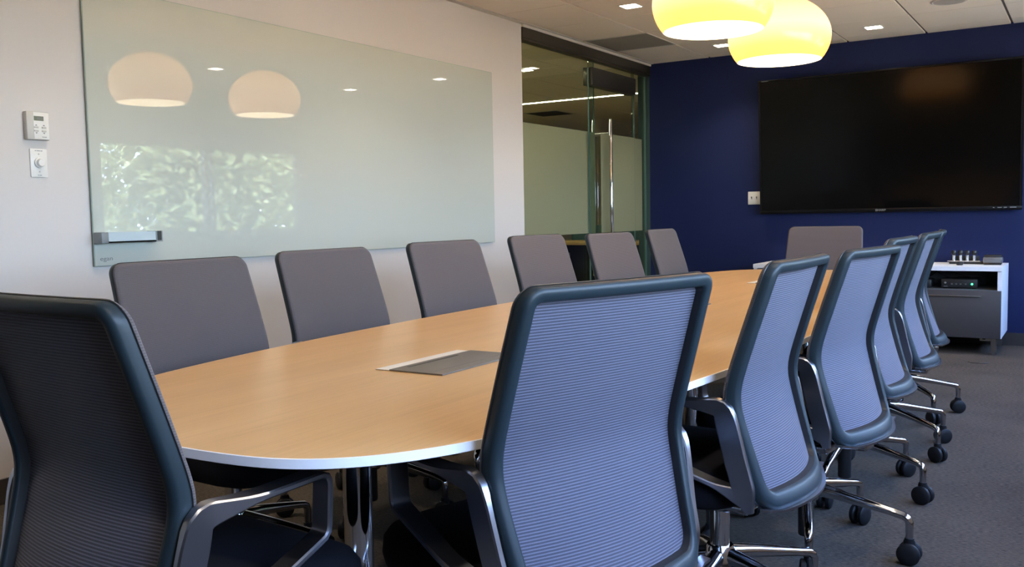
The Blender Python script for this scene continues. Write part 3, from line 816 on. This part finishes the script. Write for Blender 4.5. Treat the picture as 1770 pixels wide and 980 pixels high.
dk = empty('microphone_dock', (2.772, -.23, ZC)); tag(dk, 'black charging dock with silver tray on the credenza', 'dock')
MB().box(-.115, .15, -.05, .05, 0, .020, .004).build('dock_body', M['black'], dk)
MB().box(-.128, .105, -.055, .045, .020, .026, .0015).build('tray', M['silver'], dk)
MB().box(-.108, .092, .012, .04, .026, .062, .004).build('rear_rest', M['black'], dk)
names = ['leftmost', 'second from left', 'third from left', 'rightmost']
for k in range(4):
    m_ = empty('wireless_microphone', (2.772 - .0855 + .048 * k, -.245, ZC + .026))
    tag(m_, '%s of the four silver and black microphones in the charging dock' % names[k], 'microphone', 'wireless microphones in the dock')
    MB().lathe([(0, 0), (.011, 0), (.0115, .003), (.0115, .044), (.0, .044)], (0, 0, 0), 18, cap=False).build('body', M['silver'], m_)
    MB().lathe([(.0, .043), (.013, .043), (.0195, .052), (.0205, .068), (.0165, .078), (0, .081)], (0, 0, 0), 18, cap=False).build('head', M['black'], m_)
pk = empty('puck', (2.748, -.42, ZC)); tag(pk, 'small black puck on the credenza in front of the microphone dock', 'puck')
MB().lathe([(0, 0), (.020, 0), (.028, .012), (.029, .022), (.022, .027), (0, .028)], (0, 0, 0), 24, cap=False).build('body', M['black'], pk)
MB().lathe([(0, .0275), (.017, .0275), (.015, .030), (0, .0305)], (0, 0, 0), 20, cap=False).build('button', M['dk_pl'], pk)
bx = empty('conference_phone', (2.965, -.30, ZC)); tag(bx, 'low black box with rounded lid at the right end of the credenza', 'device')
MB().box(-.06, .06, -.05, .05, 0, .014, .003).build('base', M['black_gl'], bx)
MB().box(-.066, .066, -.055, .055, .014, .060, .010).build('body', M['dk_pl'], bx)
MB().box(-.060, .060, -.050, .050, .059, .076, .007).build('lid', M['black'], bx)
tag(MB().tube([(2.88, -1.02, .003), (2.90, -1.05, .003), (2.94, -1.065, .003), (2.99, -1.05, .003), (3.01, -1.03, .004)], .0022, 6).build('cable_scrap', M['black']), 'thin loose bit of black cable on the carpet before the credenza', 'cable')

# ------------------------------------------------------------------ hall furniture behind the glass
hd_ = empty('desk', (-2.1, 2.75, 0)); tag(hd_, 'wood-topped desk in the hall seen under the frosted glass', 'desk')
MB().box(-1.3, 1.2, -.35, .35, .70, .745, .003).build('desktop', M['desk'], hd_)
for x in (-1.27, 1.15): MB().box(x, x + .04, -.33, .33, 0, .70).build('leg_panel', M['hall_dark'], hd_, smooth=False)
MB().box(-1.23, 1.15, .26, .29, .12, .70).build('back_panel', M['hall_dark'], hd_, smooth=False)
fc_ = empty('file_pedestal', (-2.62, 2.62, 0)); tag(fc_, 'pale file pedestal under the hall desk behind the glass', 'cabinet')
MB().box(-.19, .19, -.20, .2, .02, .58, .004).build('case', M['hall_cab'], fc_)
for z0, z1 in ((.04, .30), (.31, .44), (.45, .57)):
    d = MB().box(-.185, .185, -.215, -.199, z0, z1, .002).build('drawer', M['hall_cab'], fc_)
    MB().box(-.06, .06, -.225, -.214, z1 - .03, z1 - .02).build('pull', M['steel'], d, smooth=False)
ps = empty('privacy_screen', (-1.2, 3.2, 0)); tag(ps, 'dark teal desk screen standing behind the hall desk', 'screen')
MB().box(-1.4, .5, -.02, .02, .03, .95, .005).build('panel', mat('teal_screen_cloth', (.03, .075, .075), .9), ps)
MB().box(-1.4, -1.35, -.15, .15, 0, .03).box(.45, .5, -.15, .15, 0, .03).build('foot', M['steel'], ps, smooth=False)
for y, lab in ((1.82, 'long thin glowing strip light in the hall ceiling behind the glass'), (-1.9, 'added unseen strip light in the hall ceiling beside the glass panel'),
               (-4.4, 'added unseen strip light in the hall ceiling behind the white wall'), (-7.0, 'added unseen strip light in the hall ceiling at the camera end')):  # all but the first are unseen, added to brighten the hall
    ll = empty('linear_light', (-1.9, y, H)); tag(ll, lab, 'ceiling light', 'hall lights')
    MB().box(-1.85, 1.55, -.035, .035, -.004, 0).build('housing', M['trimw'], ll, smooth=False)
    MB().box(-1.83, 1.53, -.028, .028, -.006, -.003).build('diffuser', M['strip'], ll, smooth=False)
hv = empty('ceiling_vent', (-2.82, 3.0, H)); tag(hv, 'square air vent in the hall ceiling behind the glass', 'vent')
MB().box(-.28, .28, -.28, .28, -.004, 0).build('vent_frame', M['trimw'], hv, smooth=False)
e = MB()
for k in range(9): e.box(-.24, .24, -.24 + .055 * k, -.24 + .055 * k + .03, -.007, -.003)
e.build('slat', M['hall_dark'], hv, smooth=False)

# ------------------------------------------------------------------ outside: paving and trees
struct('ground', MB().box(W + .3, 45, -40, 45, -.35, -.3), M['ground'], smooth=False)
def tree_meshes(seed, rad, h, n):
    R = random.Random(seed); vs, fs = [], []
    for k in range(n):
        # points in a lumpy crown
        while True:
            p = Vector((R.uniform(-1, 1), R.uniform(-1, 1), R.uniform(-1, 1)))
            if .15 < p.length < 1: break
        lump = 1 + .25 * math.sin(5 * p.x + seed) * math.cos(4 * p.y + 2 * seed) * math.sin(3 * p.z)
        p = Vector((p.x * rad * lump, p.y * rad * lump, h * .52 + p.z * h * .47 * lump))
        a = Vector((R.uniform(-1, 1), R.uniform(-1, 1), R.uniform(-1, .2))).normalized()
        b = a.cross(Vector((R.uniform(-1, 1), R.uniform(-1, 1), R.uniform(-1, 1)))).normalized()
        L_ = R.uniform(.10, .20); w_ = L_ * .32; up = a.cross(b) * .02
        i = len(vs)
        vs += [p, p + a * L_ * .45 + b * w_, p + a * L_, p + a * L_ * .45 - b * w_]
        fs += [(i, i + 1, i + 2), (i, i + 2, i + 3)]
    return vs, fs
def tree(x, y, seed, rad, h, n, label):
    r = empty('tree', (x, y, -.3)); tag(r, label, 'tree', 'trees outside the windows')
    vs, fs = tree_meshes(seed, rad, h, n)
    link('foliage', vs, fs, M['leaf'], r)
    R = random.Random(seed + 50); t = MB()
    t.tube([(0, 0, 0), (.05, .03, h * .25), (.0, .08, h * .55), (.05, .05, h * .85)], [.11, .09, .06, .02], 10)
    for k in range(7):
        z = h * (.3 + .07 * k); a = R.uniform(0, 6.28); q = rad * R.uniform(.5, .85)
        t.tube([(.03, .05, z), (math.cos(a) * q * .5, math.sin(a) * q * .5, z + h * .08), (math.cos(a) * q, math.sin(a) * q, z + h * .2)], [.04, .025, .008], 6)
    t.build('trunk', M['bark'], r)
tree(8.7, 2.3, 3, 1.5, 3.9, 11000, 'leafy tree outside, mirrored in the left half of the glass board')
tree(9.5, 6.7, 5, 1.9, 3.9, 13000, 'leafy tree outside, mirrored in the right half of the window reflection')
tree(8.6, -1.6, 8, 1.5, 3.3, 6000, 'leafy tree outside nearest the far window end, partly mirrored in the board')
tree(14.6, 4.6, 11, 2.3, 4.4, 8000, 'leafy tree outside standing behind the mirrored pair')

# ------------------------------------------------------------------ light
w = bpy.data.worlds.new('sky'); scene.world = w; w.use_nodes = True
N, L = w.node_tree.nodes, w.node_tree.links
tc = N.new('ShaderNodeTexCoord'); sx = N.new('ShaderNodeSeparateXYZ'); L.new(tc.outputs['Generated'], sx.inputs[0])
ramp = N.new('ShaderNodeValToRGB'); L.new(sx.outputs['Z'], ramp.inputs[0])
ramp.color_ramp.elements[0].position = .0; ramp.color_ramp.elements[0].color = (.66, .80, 1.0, 1)
ramp.color_ramp.elements[1].position = .7; ramp.color_ramp.elements[1].color = (.24, .44, 1.0, 1)
bg = N['Background']; L.new(ramp.outputs[0], bg.inputs[0]); bg.inputs[1].default_value = 16

sun = bpy.data.lights.new('sun', 'SUN'); sun.energy = 46; sun.color = (1, .95, .85); sun.angle = .01
so = bpy.data.objects.new('sun', sun); COL.objects.link(so)
so.rotation_euler = Vector((.60, .18, -.78)).to_track_quat('-Z', 'Y').to_euler()

for a, b in panes:
    P = bpy.data.lights.new('window_portal', 'AREA'); P.shape = 'RECTANGLE'; P.size = b - a; P.size_y = HEAD - SILL
    P.cycles.is_portal = True
    o = bpy.data.objects.new('window_portal', P); COL.objects.link(o)
    o.location = (W + .12, (a + b) / 2, (SILL + HEAD) / 2); o.rotation_euler = Vector((-1, 0, 0)).to_track_quat('-Z', 'Z').to_euler()

# ------------------------------------------------------------------ view
scene.view_settings.view_transform = 'Standard'
scene.view_settings.look = 'None'
scene.view_settings.exposure = 0.75
scene.cycles.max_bounces = 10; scene.cycles.diffuse_bounces = 5; scene.cycles.glossy_bounces = 5
scene.cycles.transparent_max_bounces = 12
scene.cycles.sample_clamp_indirect = 6.0
scene.cycles.caustics_reflective = False; scene.cycles.caustics_refractive = False
scene.cycles.use_denoising = True
